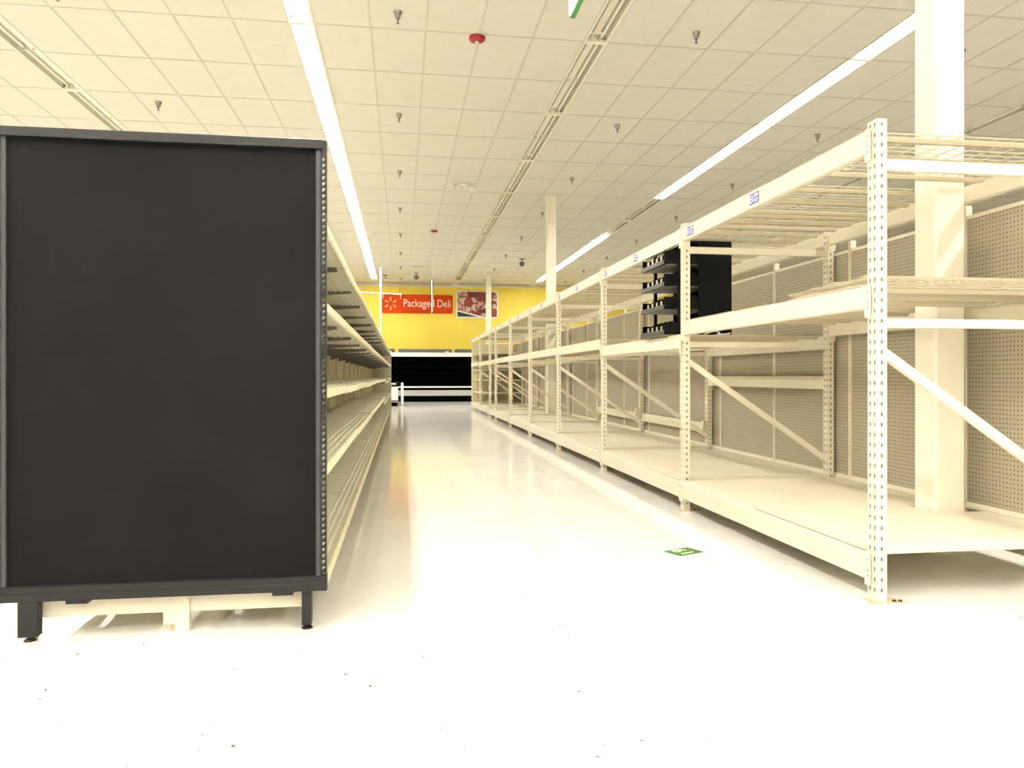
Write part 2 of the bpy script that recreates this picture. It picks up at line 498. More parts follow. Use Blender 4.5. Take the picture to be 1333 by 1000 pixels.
# ------------------------------------------------------------------ pallet racks
RX = 2.352                       # aisle face of the front posts
PZ = 2.43                        # post height
PITCH = .052
def teardrop(r):
    return [(r*.95, .001), (r*.8, r*1.0), (0, r*1.3), (-r*.8, r*1.0), (-r*.95, .001), (-r*.55, -r*1.3), (0, -r*2.1), (r*.55, -r*1.3)]
def sqhole(a, b):
    return [(a, 0), (a, b), (0, b), (-a, b), (-a, 0), (-a, -b), (0, -b), (a, -b)]
def post_mesh():
    n = 46
    top = PZ - n * PITCH
    w, d = .075, .055               # along y, along x; origin at the aisle-side face, middle of y
    m = MB()
    for cy in (-.01875, .01875):    # two columns of teardrops on the aisle face and on the rear face
        m.holes(lambda u, v, q, cy=cy: (q, cy + u, v), w/2, PITCH, n, teardrop(.0088), .003, v0=top)
        m.holes(lambda u, v, q, cy=cy: (d - q, cy + u, v), w/2, PITCH, n, teardrop(.0088), .003, v0=top)
    for s in (-1, 1):               # square holes on the sides
        m.holes(lambda u, v, q, s=s: (d/2 + u, s * (w/2 - q), v), d, PITCH, n, sqhole(.0074, .0098), .003, v0=top)
    m.box(0, d, -w/2, w/2, .004, top)
    i = .0042                       # dark liner, shade painted behind the holes
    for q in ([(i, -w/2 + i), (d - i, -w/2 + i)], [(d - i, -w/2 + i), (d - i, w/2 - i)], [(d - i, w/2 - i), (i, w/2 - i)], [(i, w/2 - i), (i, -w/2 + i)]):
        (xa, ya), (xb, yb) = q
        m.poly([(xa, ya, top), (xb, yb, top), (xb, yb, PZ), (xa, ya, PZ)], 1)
    return m.mesh('rack_post', [M_cream, M_post_shade])
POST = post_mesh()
FOOT = MB()
FOOT.prism([(-.03, -.05), (.06, -.05), (.16, -.05), (.16, -.02), (.10, .05), (-.02, .05)], 'z', 0, .004)
FOOT.tube((.10, -.03, .004), (.10, -.03, .012), .010, seg=8, m=1); FOOT.tube((.13, -.035, .004), (.13, -.035, .012), .010, seg=8, m=1)
FOOT = FOOT.mesh('foot_plate', [M_rust, M_hole])
XR = 3.66                        # rear posts
def chan(z0, z1):                # horizontal brace between posts: small channel
    b = MB()
    b.prism([(-.020, z0), (.020, z0), (.020, z1), (-.020, z1)], 'x', .055, XR - RX)
    return b
H_TOP = chan(2.180, 2.235).mesh('brace_top', M_cream)
H_MID = chan(1.385, 1.430).mesh('brace_mid', M_cream)
H_BOT = chan(.245, .290).mesh('brace_low', M_cream)
def diag_mesh():
    b = MB()
    x0, z0, x1, z1 = .05, 1.265, XR - RX + .02, .40
    d = Vector((x1 - x0, 0, z1 - z0)).normalized(); nrm = Vector((-d.z, 0, d.x)) * .023
    pts = [(x0 + nrm.x, z0 + nrm.z), (x1 + nrm.x, z1 + nrm.z), (x1 - nrm.x, z1 - nrm.z), (x0 - nrm.x, z0 - nrm.z)]
    b.prism(pts, 'y', -.016, .016)
    return b.mesh('diagonal_brace', M_cream)
DIAG = diag_mesh()

def beam_mesh(L, h):
    # box section with softened edges, origin top front; step on the inner side
    e = .006
    p = [(e, 0), (.030, 0), (.030, -.028), (.050, -.028), (.050, -h + e), (.050 - e, -h), (e, -h), (0, -h + e), (0, -e)]
    return MB().prism(p, 'y', .040, L - .040).mesh('beam', M_cream_beam)
BAY, SHORT = 2.62, 1.30
BEAM = {BAY: beam_mesh(BAY, .116), SHORT: beam_mesh(SHORT, .116)}
BEAML = {BAY: beam_mesh(BAY, .140), SHORT: beam_mesh(SHORT, .140)}
def conn_mesh():
    m = MB()
    m.prism([(-.004, .006), (-.010, .002), (-.010, -.160), (-.004, -.166), (.044, -.166), (.044, .006)], 'y', 0, .006)
    m.box(-.009, -.003, -.034, .004, -.162, .002)
    for z in (-.035, -.085, -.115): m.tube((-.0105, -.016, z), (-.006, -.016, z), .004, seg=8, m=1)
    return m.mesh('beam_connector', [M_cream, M_hole])
CONN = conn_mesh()
def sticker_mesh():
    m = MB()
    w, h = .135, .074            # along y, along z; on the plane x=0 facing -x; y grows away from the camera
    def q(y0, y1, z0, z1, x, mi): m.poly([(x, y0, z0), (x, y0, z1), (x, y1, z1), (x, y1, z0)], mi)
    m.box(-.0008, 0, -w/2, w/2, -h/2, h/2, 0)
    # seen from the aisle the far end is on the left: ring mark there, lines of small print to its right
    def disc(cy, r, x, mi): m.poly([(x, cy + r * math.sin(t), r * math.cos(t)) for t in [2*math.pi*i/18 for i in range(18)]], mi)
    disc(.040, .026, -.0010, 1); disc(.040, .018, -.0012, 0); disc(.040, .007, -.0014, 1)
    q(-.055, .005, .010, .028, -.0010, 1); q(-.055, .005, -.010, -.004, -.0010, 1); q(-.050, .005, -.024, -.018, -.0010, 1)
    return m.mesh('sticker', [M_label_blue, M_label_white])
STICK = sticker_mesh()

def deck_mesh(wy, wx=1.355):
    m = MB(); s = .0026
    n = max(2, round(wy / .075))
    for i in range(n + 1):
        y = wy * i / n
        m.box(0, wx, y - s, y + s, 0, 2*s)
    k = 12
    for i in range(k + 1):
        x = .012 + (wx - .024) * i / k
        m.box(x - s, x + s, 0, wy, 2*s, 4*s)
    return m.mesh('wire_deck', M_wire)
DECK = {.8: deck_mesh(.80), .56: deck_mesh(.56), 1.10: deck_mesh(1.10)}
SUPPORT = MB().prism([(-.022, 0), (.022, 0), (.022, -.006), (.014, -.024), (-.014, -.024), (-.022, -.006)], 'x', .056, 1.298).mesh('support_channel', M_wire)
def panel_mesh(L, notch=None):
    x0, x1 = .004, 1.362
    if notch is None:
        pts = [(x0, 0), (x1, 0), (x1, L), (x0, L)]
    else:
        a, b, xn = notch
        pts = [(x0, 0), (x1, 0), (x1, a), (xn, a), (xn, b), (x1, b), (x1, L), (x0, L)]
    m = MB().prism(pts, 'z', -.022, 0)
    m.box(x0 + .01, x1 - .01, .0, .012, -.05, -.022); m.box(x0 + .01, x1 - .01, L - .012, L, -.05, -.022)
    return m.mesh('deck_panel', M_cream_deck)
PANEL = panel_mesh(1.235); PANEL_SHORT = panel_mesh(1.17)

FR = [3.52 + BAY * k for k in range(7)]
FR += [FR[-1] + SHORT]
FR += [FR[-1] + BAY, FR[-1] + 2 * BAY]
MIDZ = [1.60, 1.49, 1.575, 1.575, 1.575, 1.575, 1.56, 1.56, 1.58]
RACK_LABEL = ['cream steel rack bay nearest the camera, holding stacked wire decks',
              'cream steel rack bay holding the black tiered display on its middle shelf',
              'cream steel rack bay directly beyond the one with the black display',
              'cream steel rack bay, fourth from the camera',
              'cream steel rack bay, fifth from the camera',
              'cream steel rack bay around the slim column, sixth from the camera',
              'narrow half-width cream rack bay near the far end of the run',
              'cream steel rack bay, second from the far end of the run',
              'cream steel rack bay at the far end of the run, with extra shelves']

def add_frame(t, dy):
    for x in (0, XR - RX):
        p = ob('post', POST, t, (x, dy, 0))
        ob('foot_plate', FOOT, p, (0, 0, 0) if x == 0 else (.055, 0, 0), (0, 0, 0) if x == 0 else (0, 0, math.pi))
    ob('brace', H_TOP, t, (0, dy, 0)); ob('brace', H_MID, t, (0, dy, 0)); ob('brace', H_BOT, t, (0, dy, 0))
    ob('diagonal_brace', DIAG, t, (0, dy, 0))

def add_beam(t, L, z, rear=False, low=False, stickers=False):
    me = (BEAML if low else BEAM)[L]
    if rear:
        b = ob('beam', me, t, (XR - RX + .055 + .004, L, z), (0, 0, math.pi))
    else:
        b = ob('beam', me, t, (-.004, 0, z))
    ob('connector', CONN, b, (0, .036, 0)); 
    c = ob('connector', CONN, b, (0, L - .036, 0)); c.scale = (1, -1, 1)
    if stickers:
        for y in ((L * .49, L - .19) if L == BAY else (L * .5,)):
            ob('sticker', STICK, b, (-.0006, y, -.056))
    return b

def add_deck(t, wy, y, z):
    d = ob('wire_deck', DECK[wy], t, (0, y, z))
    for k in range(3 if wy < 1 else 4):
        n = 3 if wy < 1 else 4
        ob('support_channel', SUPPORT, d, (0, .06 + (wy - .12) * k / (n - 1), 0))

for i in range(9):
    y, L = FR[i], (SHORT if i == 6 else BAY)
    t = thing('rack_bay', RACK_LABEL[i], 'rack', (RX, y, 0), 'cream rack bays along the right of the aisle')
    add_frame(t, 0)
    if i == 8: add_frame(t, L)
    zt, zm, zl = 2.393, MIDZ[i], .240
    add_beam(t, L, zt, stickers=True); add_beam(t, L, zm); add_beam(t, L, zl, low=True)
    add_beam(t, L, zt, rear=True); add_beam(t, L, zm, rear=True); add_beam(t, L, zl - .06, rear=True)
    if i == 1: add_beam(t, L, 1.135, rear=True)
    if i in (2, 3): add_beam(t, L, .56, rear=True)
    if i == 6:
        spans = [(1.10, .10)]
    elif i in (0, 5):
        spans = [(.8, .07), (.8, 1.13), (.56, 1.96)]
    else:
        spans = [(.8, .07), (.8, .91), (.8, 1.75)]
    for z in (zt, zm):
        for wy, yo in spans: add_deck(t, wy, yo, z)
    if i == 6:
        ob('deck_panel', PANEL_SHORT, t, (0, .065, zl + .022))
    else:
        for k in (0, 1):
            pm = PANEL
            if i in (0, 5) and k == 0:
                pm = panel_mesh(1.235, (.865 - .07, 1.125 - .07, 1.010))
            ob('deck_panel', pm, t, (0, .07 + k * 1.245, zl + .022 + (.006 if k == 0 else 0)))
    if i == 8:
        sh = MB().prism([(.05, -.025), (.05, 0), (1.36, 0), (1.36, -.025)], 'y', .05, BAY - .05).mesh('shelf', M_cream)
        for z in (.62, 1.02, 1.34, 1.85): ob('shelf', sh, t, (0, 0, z))
        ob('end_board', MB().box(.05, XR - RX, L - .030, L - .022, .30, 2.19).mesh('end_board', M_gond_panel), t)

# loose wire decks lying in a stack on the nearest middle shelf
for k in range(4):
    t = thing('wire_deck', ('bottom loose wire deck of the stack on the nearest middle rack shelf',
                            'second loose wire deck from the bottom of the middle-shelf stack',
                            'third loose wire deck from the bottom of the middle-shelf stack',
                            'topmost loose wire deck of the stack on the nearest middle shelf')[k], 'wire deck',
              (RX + .03 + .01 * (k % 2), FR[0] + .075 + .012 * k, MIDZ[0] + .0115 + .0125 * k), 'loose wire decks')
    ob('wire_grid', DECK[.8] if k % 2 == 0 else DECK[.56], t)
    if k == 3:
        for q in (0, 1): ob('support_channel', MB().box(.06, 1.29, .1 + q*.3, .14 + q*.3, .0105, .03).mesh('support_channel', M_wire), t)

# loose bracket plates left on the rear posts
for k, (yy, z) in enumerate(((FR[2] - .05, .46), (FR[3] - .05, .50))):
    m = MB(); m.box(-.10, .0, 0, .006, 0, .13); m.box(-.10, -.094, -.05, .006, .02, .13); m.box(-.05, -.02, 0, .006, -.04, 0)
    tag(ob('bracket_plate', m.mesh('bracket_plate', M_cream), None, (XR - .002, yy, z), (0, .15, .1)),
        ('cream bracket plate on the rear post beyond the black display bay', 'cream bracket plate on the rear post of the fourth rack bay')[k], 'bracket', 'loose bracket plates')

# white cable tie left beside the display
pts_ = [(-.10, 0, 0), (-.07, .014, .010), (-.03, .012, .022), (0, -.004, .026), (.03, .004, .020), (.05, .024, .010), (.03, .044, .004), (.06, .040, .002), (.10, .024, .004), (.14, 0, .010)]
ct_ = MB()
for a_, b_ in zip(pts_[:-1], pts_[1:]): ct_.tube(a_, b_, .004, seg=6)
tag(ob('cable_tie', ct_.mesh('cable_tie', M_white), None, (2.72, 6.30, MIDZ[1] + .016)), 'curly white cable tie on the shelf before the black display', 'cable')

# ------------------------------------------------------------------ pegboard gondola wall behind the racks
PX = 3.745
GM = 1.31
def upright_mesh(z1):
    m = MB()
    n = int((z1 - .25) / .052)
    m.holes(lambda u, v, q: (q, u, v), .034, .052, n, sqhole(.004, .014), .004, v0=z1 - n * .052)
    m.box(.001, .05, -.017, -.013, 0, z1); m.box(.001, .05, .013, .017, 0, z1)
    m.box(0, .03, -.017, .017, 0, z1 - n * .052)
    m.box(.035, .05, -.013, .013, 0, z1)
    return m.mesh('upright', M_cream)
UPR = upright_mesh(2.28)
PEG = MB().box(0, .008, .02, GM - .02, .20, 2.185).mesh('pegboard_panel', M_peg)
CAPR = MB().box(-.004, .03, .02, GM - .02, 2.185, 2.21).mesh('top_rail', M_cream)
LEDGE = MB().prism([(-.020, .262), (.02, .262), (.02, .30), (0, .30), (-.020, .275)], 'y', .02, GM - .02).mesh('bottom_rail', M_cream)
for k in range(17):
    y = 3.28 + GM * k
    t = thing('pegboard_section', 'tan pegboard back panel section behind the racks, %s from the camera' % ORD[k], 'pegboard', (PX, y, 0), 'pegboard sections behind the racks')
    ob('upright', UPR, t, (-.012, 0, 0))
    ob('pegboard_panel', PEG, t); ob('top_rail', CAPR, t); ob('bottom_rail', LEDGE, t)
    if k == 16: ob('upright', UPR, t, (-.012, GM, 0))

# ------------------------------------------------------------------ black tiered display on the second bay's middle shelf
def display():
    zb = MIDZ[1] + .012
    t = thing('tiered_display', 'black four-tier tray display with divider pockets on the rack shelf', 'display rack', (2.36, 6.46, zb))
    Wd, D, Ht = .65, .58, .83
    ob('side_panel', MB().box(.27, D, 0, .014, 0, Ht).mesh('side_panel', M_black_gloss), t)
    ob('side_panel', MB().box(.27, D, Wd - .014, Wd, 0, Ht).mesh('side_panel', M_black_gloss), t)
    ob('back_panel', MB().box(D - .012, D, .014, Wd - .014, 0, Ht).mesh('back_panel', M_black_gloss), t)
    ob('top_shelf', MB().box(.16, D, .0, Wd, Ht, Ht + .018).mesh('top_shelf', M_black_gloss), t)
    for yy in (-.012, Wd - .012):
        ob('pole', MB().box(.075, .105, yy, yy + .024, 0, Ht - .01).mesh('pole', M_black_gloss), t)
    tray = MB()
    tray.box(.0, .45, 0, Wd, 0, .012)
    tray.box(0, .42, .013, .019, .012, .105); tray.box(0, .42, Wd - .019, Wd - .013, .012, .105)
    tray = tray.mesh('tray', M_black_gloss)
    lip = MB().prism([(-.012, -.004), (.004, -.004), (.004, .034), (-.002, .038), (-.012, .030)], 'y', 0, Wd).mesh('front_lip', M_blackedge)
    pocket = MB()
    pocket.prism([(.01, .012), (.30, .012), (.30, .125), (.10, .125), (.04, .09), (.01, .04)], 'y', 0, .006)
    pocket.box(.035, .041, .0, .055, .012, .085)
    pocket = pocket.mesh('divider', M_black_gloss)
    tab = MB().box(-.0, .005, .058, .10, .03, .075).mesh('label_tab', M_steel)
    end = MB().box(-.012, .20, -.010, -.001, -.004, .105).mesh('tray_end', M_black_gloss)
    under = MB().box(.03, .44, .03, Wd - .03, -.003, 0).mesh('tray_base', M_grey)
    for z in (.0, .225, .43, .63):
        tr = ob('tray', tray, t, (-.045, 0, z + .012))
        ob('front_lip', lip, tr); ob('tray_end', end, tr); ob('tray_base', under, tr)
        for k in range(5):
            ob('divider', pocket, tr, (0, .03 + k * .122, 0))
            if k < 4: ob('label_tab', tab, tr, (0.002, .03 + k * .122, 0))
display()

# ------------------------------------------------------------------ left gondola run
GX, LIPX = -1.01, -.345
G0 = 3.56
def shelf_profile(depth, lipdrop):
    # x measured from the lip inwards (negative); ridges on the top near the lip
    p = [(0, 0), (0, -lipdrop), (-.008, -lipdrop)]
    p += [(-.008, -.026), (-depth, -.026), (-depth, 0)]
    q = []
    for x in (-.125, -.085, -.045):
        q += [(x - .012, 0), (x - .008, .004), (x + .008, .004), (x + .012, 0)]
    return p + q
def shelf_mesh(depth, lipdrop=.03):
    m = MB()
    m.prism(shelf_profile(depth, lipdrop), 'y', .004, GM - .004)
    for x in (-.12, -.17, -.36, -depth + .03):     # stiffening ribs underneath
        m.box(x - .008, x + .008, .02, GM - .02, -.034, -.026)
    return m.mesh('shelf', M_gond)
SHELF = shelf_mesh(.575)
BASE = shelf_mesh(.60, .035)
CHAN = MB().prism([(.001, .004), (.010, .002), (.013, -.040), (.001, -.044)], 'y', .006, GM - .006).mesh('price_channel', M_channel)
def bracket_mesh():
    return MB().prism([(-.57, -.03), (-.05, -.03), (-.05, -.045), (-.30, -.065), (-.57, -.12)], 'y', -.0035, .0035).mesh('bracket', M_bracket)
BRK = bracket_mesh()
GUP = MB()
n_ = 37
GUP.holes(lambda u, v, q: (-q, -u, v), .034, .052, n_, sqhole(.004, .014), .004, v0=2.17 - n_ * .052)
GUP.box(-.06, 0, -.017, -.013, 0, 2.17); GUP.box(-.06, 0, .013, .017, 0, 2.17); GUP.box(-.06, -.05, -.013, .013, 0, 2.17)
GUP.box(-.05, 0, -.013, .013, 0, 2.17 - n_ * .052)
GUP = GUP.mesh('upright', M_cream)
GBACK = MB().box(-.06, -.05, .017, GM - .017, .16, 2.15)
for k in range(1, 4): GBACK.box(-.05, -.046, .02, GM - .02, .16 + k * .5 - .004, .16 + k * .5 + .004)
GBACK = GBACK.mesh('back_panel', M_gond_panel)
FOOTB = MB()
FOOTB.box(-.60, .60, -.012, .012, .085, .160)
FOOTB.box(-.045, .045, -.012, .012, .03, .085)
for x in (-.58, 0, .58): FOOTB.tube((x, 0, 0), (x, 0, .03), .018, seg=10, m=1)
FOOTB.box(-.60, -.56, -.012, .012, .03, .085); FOOTB.box(.56, .60, -.012, .012, .03, .085)
FOOTB = FOOTB.mesh('base_bracket', [M_cream_beam, M_rust])
GLEFT = MB().box(-1.66 - GX, -.08, .004, GM - .004, .165, .195).mesh('base_deck_left', M_gond)
NG = 16
for k in range(NG):
    y = G0 + GM * k
    lab = 'empty cream gondola shelving section nearest the black end panel' if k == 0 else \
        ('empty cream gondola shelving section at the far end of the left run' if k == NG - 1 else
         'empty cream gondola shelving section, %s from the black end panel' % ORD[k])
    t = thing('gondola_section', lab, 'shelving', (GX, y, 0), 'gondola sections along the left of the aisle')
    ob('upright', GUP, t, (.07, 0, 0)); ob('back_panel', GBACK, t, (.10, 0, 0))
    ob('base_bracket', FOOTB, t, (0, 0.014, 0)); ob('base_deck', GLEFT, t)
    lx = LIPX - GX - .012
    b = ob('base_shelf', BASE, t, (lx, 0, .205)); ob('price_channel', CHAN, b)
    zs = [1.845, 1.475, 1.075, .715 if k < 9 else .60]
    if k in (10, 11, 13): zs[2] -= .05
    for z in zs:
        z += random.uniform(-.006, .006)
        s = ob('shelf', SHELF, t, (lx, 0, z)); ob('price_channel', CHAN, s)
        ob('bracket', BRK, s, (0, .02, 0)); ob('bracket', BRK, s, (0, GM - .02, 0))
    if k == NG - 1:
        ob('end_panel', MB().box(-.62, LIPX - GX + .002, GM + .004, GM + .022, .02, 1.86).mesh('end_panel', M_gond), t)
        ob('upright', GUP, t, (.07, GM, 0))

# bent metal straps under the gondola
for k, (sx, sy) in enumerate(((-1.355, 3.60), (-.78, 3.70))):
    m = MB(); pts = []
    for i in range(9):
        a = i / 8
        pts.append((.075 * (1 - (1 - a) ** 2) if k == 0 else .004 * a, .012 + .135 * a, ))
    for i in range(8):
        (xa, za), (xb, zb) = pts[i], pts[i + 1]
        m.prism([(xa, za), (xa + .034, za), (xb + .034, zb), (xb, zb)], 'y', .0 + .02 * (1 - i / 8), .004 + .02 * (1 - i / 8))
    tag(ob('metal_strap', m.mesh('metal_strap', M_chrome), None, (sx, sy, 0)),
        ('shiny bent metal strap left of the centre foot under the shelving', 'short straight metal strap right of the centre foot under the shelving')[k], 'strap', 'metal straps under the gondola')

# ------------------------------------------------------------------ black end panel
def end_panel():
    yb, yf = 3.545, 3.495
    xl, xr = -1.722, -.337
    zb, zt = .172, 2.205
    t = thing('end_panel', 'large black end panel closing the left shelving run', 'end panel', (GX, yb, 0))
    L = lambda m, name, mt, par=t: ob(name, m.mesh(name, mt), par, (-GX, -yb, 0))
    L(MB().box(xl + .045, xr - .045, yf + .018, yf + .028, zb + .04, zt - .02), 'panel', M_black_panel)
    m = MB(); m.prism([(yf - .012, zt - .042), (yf - .012, zt - .004), (yf - .004, zt), (yb, zt), (yb, zt - .042)], 'x', xl, xr - .018)
    L(m, 'top_rail', M_black)
    m = MB(); m.prism([(yf - .002, zb), (yf - .002, zb + .030), (yf + .004, zb + .034), (yf + .004, zb + .062), (yf + .016, zb + .066), (yb, zb + .066), (yb, zb)], 'x', xl, xr)
    L(m, 'bottom_rail', M_black)
    for s, xa in ((-1, xl), (1, xr)):
        # inner border strip and slotted upright
        a, b = sorted((xa - s * .028, xa - s * .048))
        m = MB().box(a, b, yf + .006, yb, zb + .066, zt - .042)
        L(m, 'side_rail', M_blackedge)
        m = MB(); n = 69; p = .0275
        v0 = zt - .075 - n * p
        cx = xa - s * .0135
        hole = [(.0065, .001), (.0065, .0075), (0, .0075), (-.0065, .0075), (-.0065, 0), (-.0065, -.0075), (0, -.0075), (.001, -.003)]
        m.holes(lambda u, v, q: (cx + u, yf + q, v), .021, p, n, hole, .004, v0=v0)
        m.box(cx - .0105, cx + .0105, yf, yf + .004, zb + .03, v0); m.box(cx - .0105, cx + .0105, yf, yf + .004, v0 + n * p, zt - .004)
        m.box(cx + .0105, cx + .0125, yf, yb - .015, zb + .03, zt - .004); m.box(cx - .0125, cx - .0105, yf, yb, zb + .03, zt - .004)
        L(m, 'slotted_upright', M_black)
    for xa, w in ((-1.585, .075), (-.425, .042)):
        leg = L(MB().box(xa - w/2, xa + w/2, yf - .005, yb, .022, zb), 'leg', M_black)
        f = MB(); f.tube((xa, (yf + yb)/2, 0), (xa, (yf + yb)/2, .008), .026, .020, 12); f.tube((xa, (yf + yb)/2, .008), (xa, (yf + yb)/2, .022), .008, seg=8)
        ob('levelling_foot', f.mesh('levelling_foot', M_rubber), leg)
    for xa in (-1.39, -.53):
        L(MB().box(xa - .045, xa + .045, yf + .002, yb, zb - .016, zb), 'hanger_clip', M_black)
end_panel()

# ------------------------------------------------------------------ far end: chilled cases, cooler, bollard
def case(x, label):
    t = thing('chilled_case', label, 'refrigerated case', (x, 33.35, 0), 'black chilled cases along the yellow wall')
    Lc = 2.509
    P = lambda name, m, mt: ob(name, m.mesh(name, mt), t)
    P('kick_plate', MB().box(0, Lc, .08, .12, 0, .27), M_black_deep)
    P('bumper', MB().prism([(-.03, .27), (-.03, .49), (-.015, .51), (.12, .51), (.12, .27)], 'x', 0, Lc), M_grey)
    P('lower_front', MB().box(0, Lc, .03, .10, .51, .63), M_black_deep)
    P('rail', MB().prism([(-.02, .625), (-.02, .675), (-.01, .685), (.06, .685), (.06, .625)], 'x', 0, Lc), M_white)
    P('interior', MB().box(0, Lc, .75, .80, .51, 2.02).box(.02, Lc - .02, .08, .75, .60, .64), M_black_deep)
    for z in (.95, 1.25, 1.55, 1.82):
        P('shelf', MB().box(.02, Lc - .02, .32, .75, z, z + .03), M_black_deep)
    P('canopy', MB().prism([(.0, 1.985), (-.02, 2.00), (.02, 2.15), (.10, 2.17), (.85, 2.17), (.85, 2.02), (.06, 2.02)], 'x', 0, Lc), M_greylight)
    P('top_cover', MB().box(.10, Lc - .06, .30, 1.0, 2.17, 2.33), M_darkgrey)
    P('top_vent', MB().box(Lc - .35, Lc - .2, .28, .30, 2.18, 2.24), M_steel)
for x, lab in ((-2.77, 'black chilled case at the left, mostly behind the gondola end'),
               (-.26, 'black open chilled case at the end of the aisle'),
               (2.25, 'black chilled case at the right, mostly behind the racks')):
    case(x, lab)

t = thing('chest_cooler', 'low white chest cooler with black bumpers beyond the left shelving', 'cooler', (-1.03, 28.7, 0))
ob('base', MB().box(-.85, .84, .05, 1.9, 0, .10).mesh('base', M_black_deep), t)
ob('bumper', MB().box(-.90, .91, 0, 1.95, .10, .22).mesh('bumper', M_black_gloss), t)
ob('bumper_trim', MB().box(-.905, .915, -.005, 1.955, .15, .18).mesh('bumper_trim', M_steel), t)
ob('body', MB().box(-.87, .87, .03, 1.92, .22, .74).mesh('body', M_white), t)
for k in (-1, 1):
    ob('body_panel', MB().box(-.82 if k < 0 else .02, -.02 if k < 0 else .82, .022, .03, .26, .70).mesh('body_panel', M_white), t)
ob('rim', MB().box(-.90, .91, 0, .08, .74, .90).box(-.90, .91, 1.87, 1.95, .74, .90).box(-.90, -.82, .08, 1.87, .74, .90).box(.83, .91, .08, 1.87, .74, .90).mesh('rim', M_black_gloss), t)
ob('rim_glint', MB().box(-.89, .80, -.006, 0, .82, .87).mesh('rim_glint', M_white), t)  # painted glint: white strip along the front of the black rim
ob('lid', MB().box(-.82, .83, .08, 1.87, .80, .82).mesh('lid', M_black_gloss), t)

t = thing('bollard', 'short white bollard post beside the chest cooler', 'bollard', (.0, 28.9, 0))
ob('shaft', MB().lathe([(.05, 0), (.05, .84), (.046, .87), (.03, .89), (0.001, .895)], 16).mesh('shaft', M_white, True), t)
ob('base_ring', MB().lathe([(.10, 0), (.10, .012), (.05, .014)], 16).mesh('base_ring', M_steel), t)

t = thing('power_pole', 'slim white service pole dropping from the ceiling behind the left shelving', 'pole', (-.83, 30.0, .82))
ob('shaft', MB().box(-.03, .03, -.03, .03, 0, CEIL - .82).mesh('shaft', M_white), t)
ob('collar', MB().box(-.05, .05, -.05, .05, CEIL - .84, CEIL - .822).mesh('collar', M_white), t)

# ------------------------------------------------------------------ wall sign and picture
def text_mesh(body, size, mt, name):
    cu = bpy.data.curves.new(name, 'FONT')
    cu.body = body; cu.size = size; cu.extrude = .004; cu.align_x = 'CENTER'; cu.align_y = 'CENTER'
    cu.resolution_u = 4
    o = bpy.data.objects.new(name, cu); C.objects.link(o)
    dg = bpy.context.evaluated_depsgraph_get()
    me = bpy.data.meshes.new_from_object(o.evaluated_get(dg))
    bpy.data.objects.remove(o); bpy.data.curves.remove(cu)
    me.materials.clear(); me.materials.append(mt); me.name = name
    return me

t = thing('wall_sign', 'orange red wall sign reading Packaged Deli with a six-ray burst', 'sign', (.695, Y1 - .06, 4.46))
def rrect(w, h, r, seg=5):
    pts = []
    for cx, cz, a0 in ((w/2 - r, h/2 - r, 0), (-w/2 + r, h/2 - r, 90), (-w/2 + r, -h/2 + r, 180), (w/2 - r, -h/2 + r, 270)):
        for i in range(seg + 1):
            a = math.radians(a0 + 90 * i / seg)
            pts.append((cx + r * math.cos(a), cz + r * math.sin(a)))
    return pts
ob('board', MB().prism(rrect(3.25, .86, .06), 'y', 0, .05).mesh('board', M_orange), t)
tm = text_mesh('Packaged Deli', .50, M_lettering, 'lettering')
lo = min(v.co.x for v in tm.vertices); hi = max(v.co.x for v in tm.vertices)
lt = ob('lettering', tm, t, (.45, -.004, .02), (math.pi / 2, 0, 0)); lt.scale = (2.16 / (hi - lo), 1.0, 1)
ray = MB().prism([(-.022, .12), (.022, .12), (.042, .27), (.03, .295), (-.03, .295), (-.042, .27)], 'y', -.006, 0).mesh('ray', M_spark)
for k in range(6):
    ob('burst_ray', ray, t, (-1.22, 0, .0), (0, k * math.pi / 3, 0))

t = thing('wall_picture', 'framed photo print of sliced meats on the yellow wall', 'picture', (3.47, Y1 - .05, 4.48))
ob('frame', MB().prism(rrect(1.96, 1.28, .04), 'y', 0, .04).mesh('frame', M_signwhite), t)
ob('print', MB().box(-.92, .92, -.004, 0, -.58, .58).mesh('print', M_picture), t)
ob('plate_edge', MB().prism([(-.92, -.28), (-.92, -.34), (.05, -.58), (.35, -.58)], 'y', -.006, -.004).mesh('plate_edge', M_signwhite), t)
ob('dark_corner', MB().prism([(-.92, -.34), (-.92, -.58), (.05, -.58)], 'y', -.006, -.004).mesh('dark_corner', M_dark_mark), t)

# ------------------------------------------------------------------ hanging signs and ceiling things
def aisle_sign(y, label):
    t = thing('aisle_sign', label, 'hanging sign', (.99, y, 3.24), 'hanging aisle signs')
    L_, H_ = .95, 1.08
    pts = [(p[0] + L_/2, p[1] + H_/2) for p in rrect(L_, H_, .05)]
    m = MB()
    m.prism(pts, 'x', -.014, .014)
    ob('board', m.mesh('board', M_green), t)
    inner = [(L_/2 + (a - L_/2) * .985, H_/2 + (b - H_/2) * .985) for a, b in pts]
    for x, f in ((-.0155, -1), (.0155, 1)):
        ob('face', MB().prism(inner, 'x', x - .0012, x + .0012).mesh('face', M_signwhite), t)
        ob('face_line', MB().box(x + f*.0012, x + f*.002, L_ - .09, L_ - .075, .16, .8).mesh('face_line', M_dark_mark), t)
    for yy in (.15, .80):
        ob('hanger', MB().tube((0, yy, H_), (0, yy, CEIL - 3.24), .003, seg=6).mesh('hanger', M_steel), t)
aisle_sign(3.43, 'white and green hanging aisle sign at the top edge of the picture')
aisle_sign(24.7, 'distant green-edged aisle sign hanging before the orange wall sign')

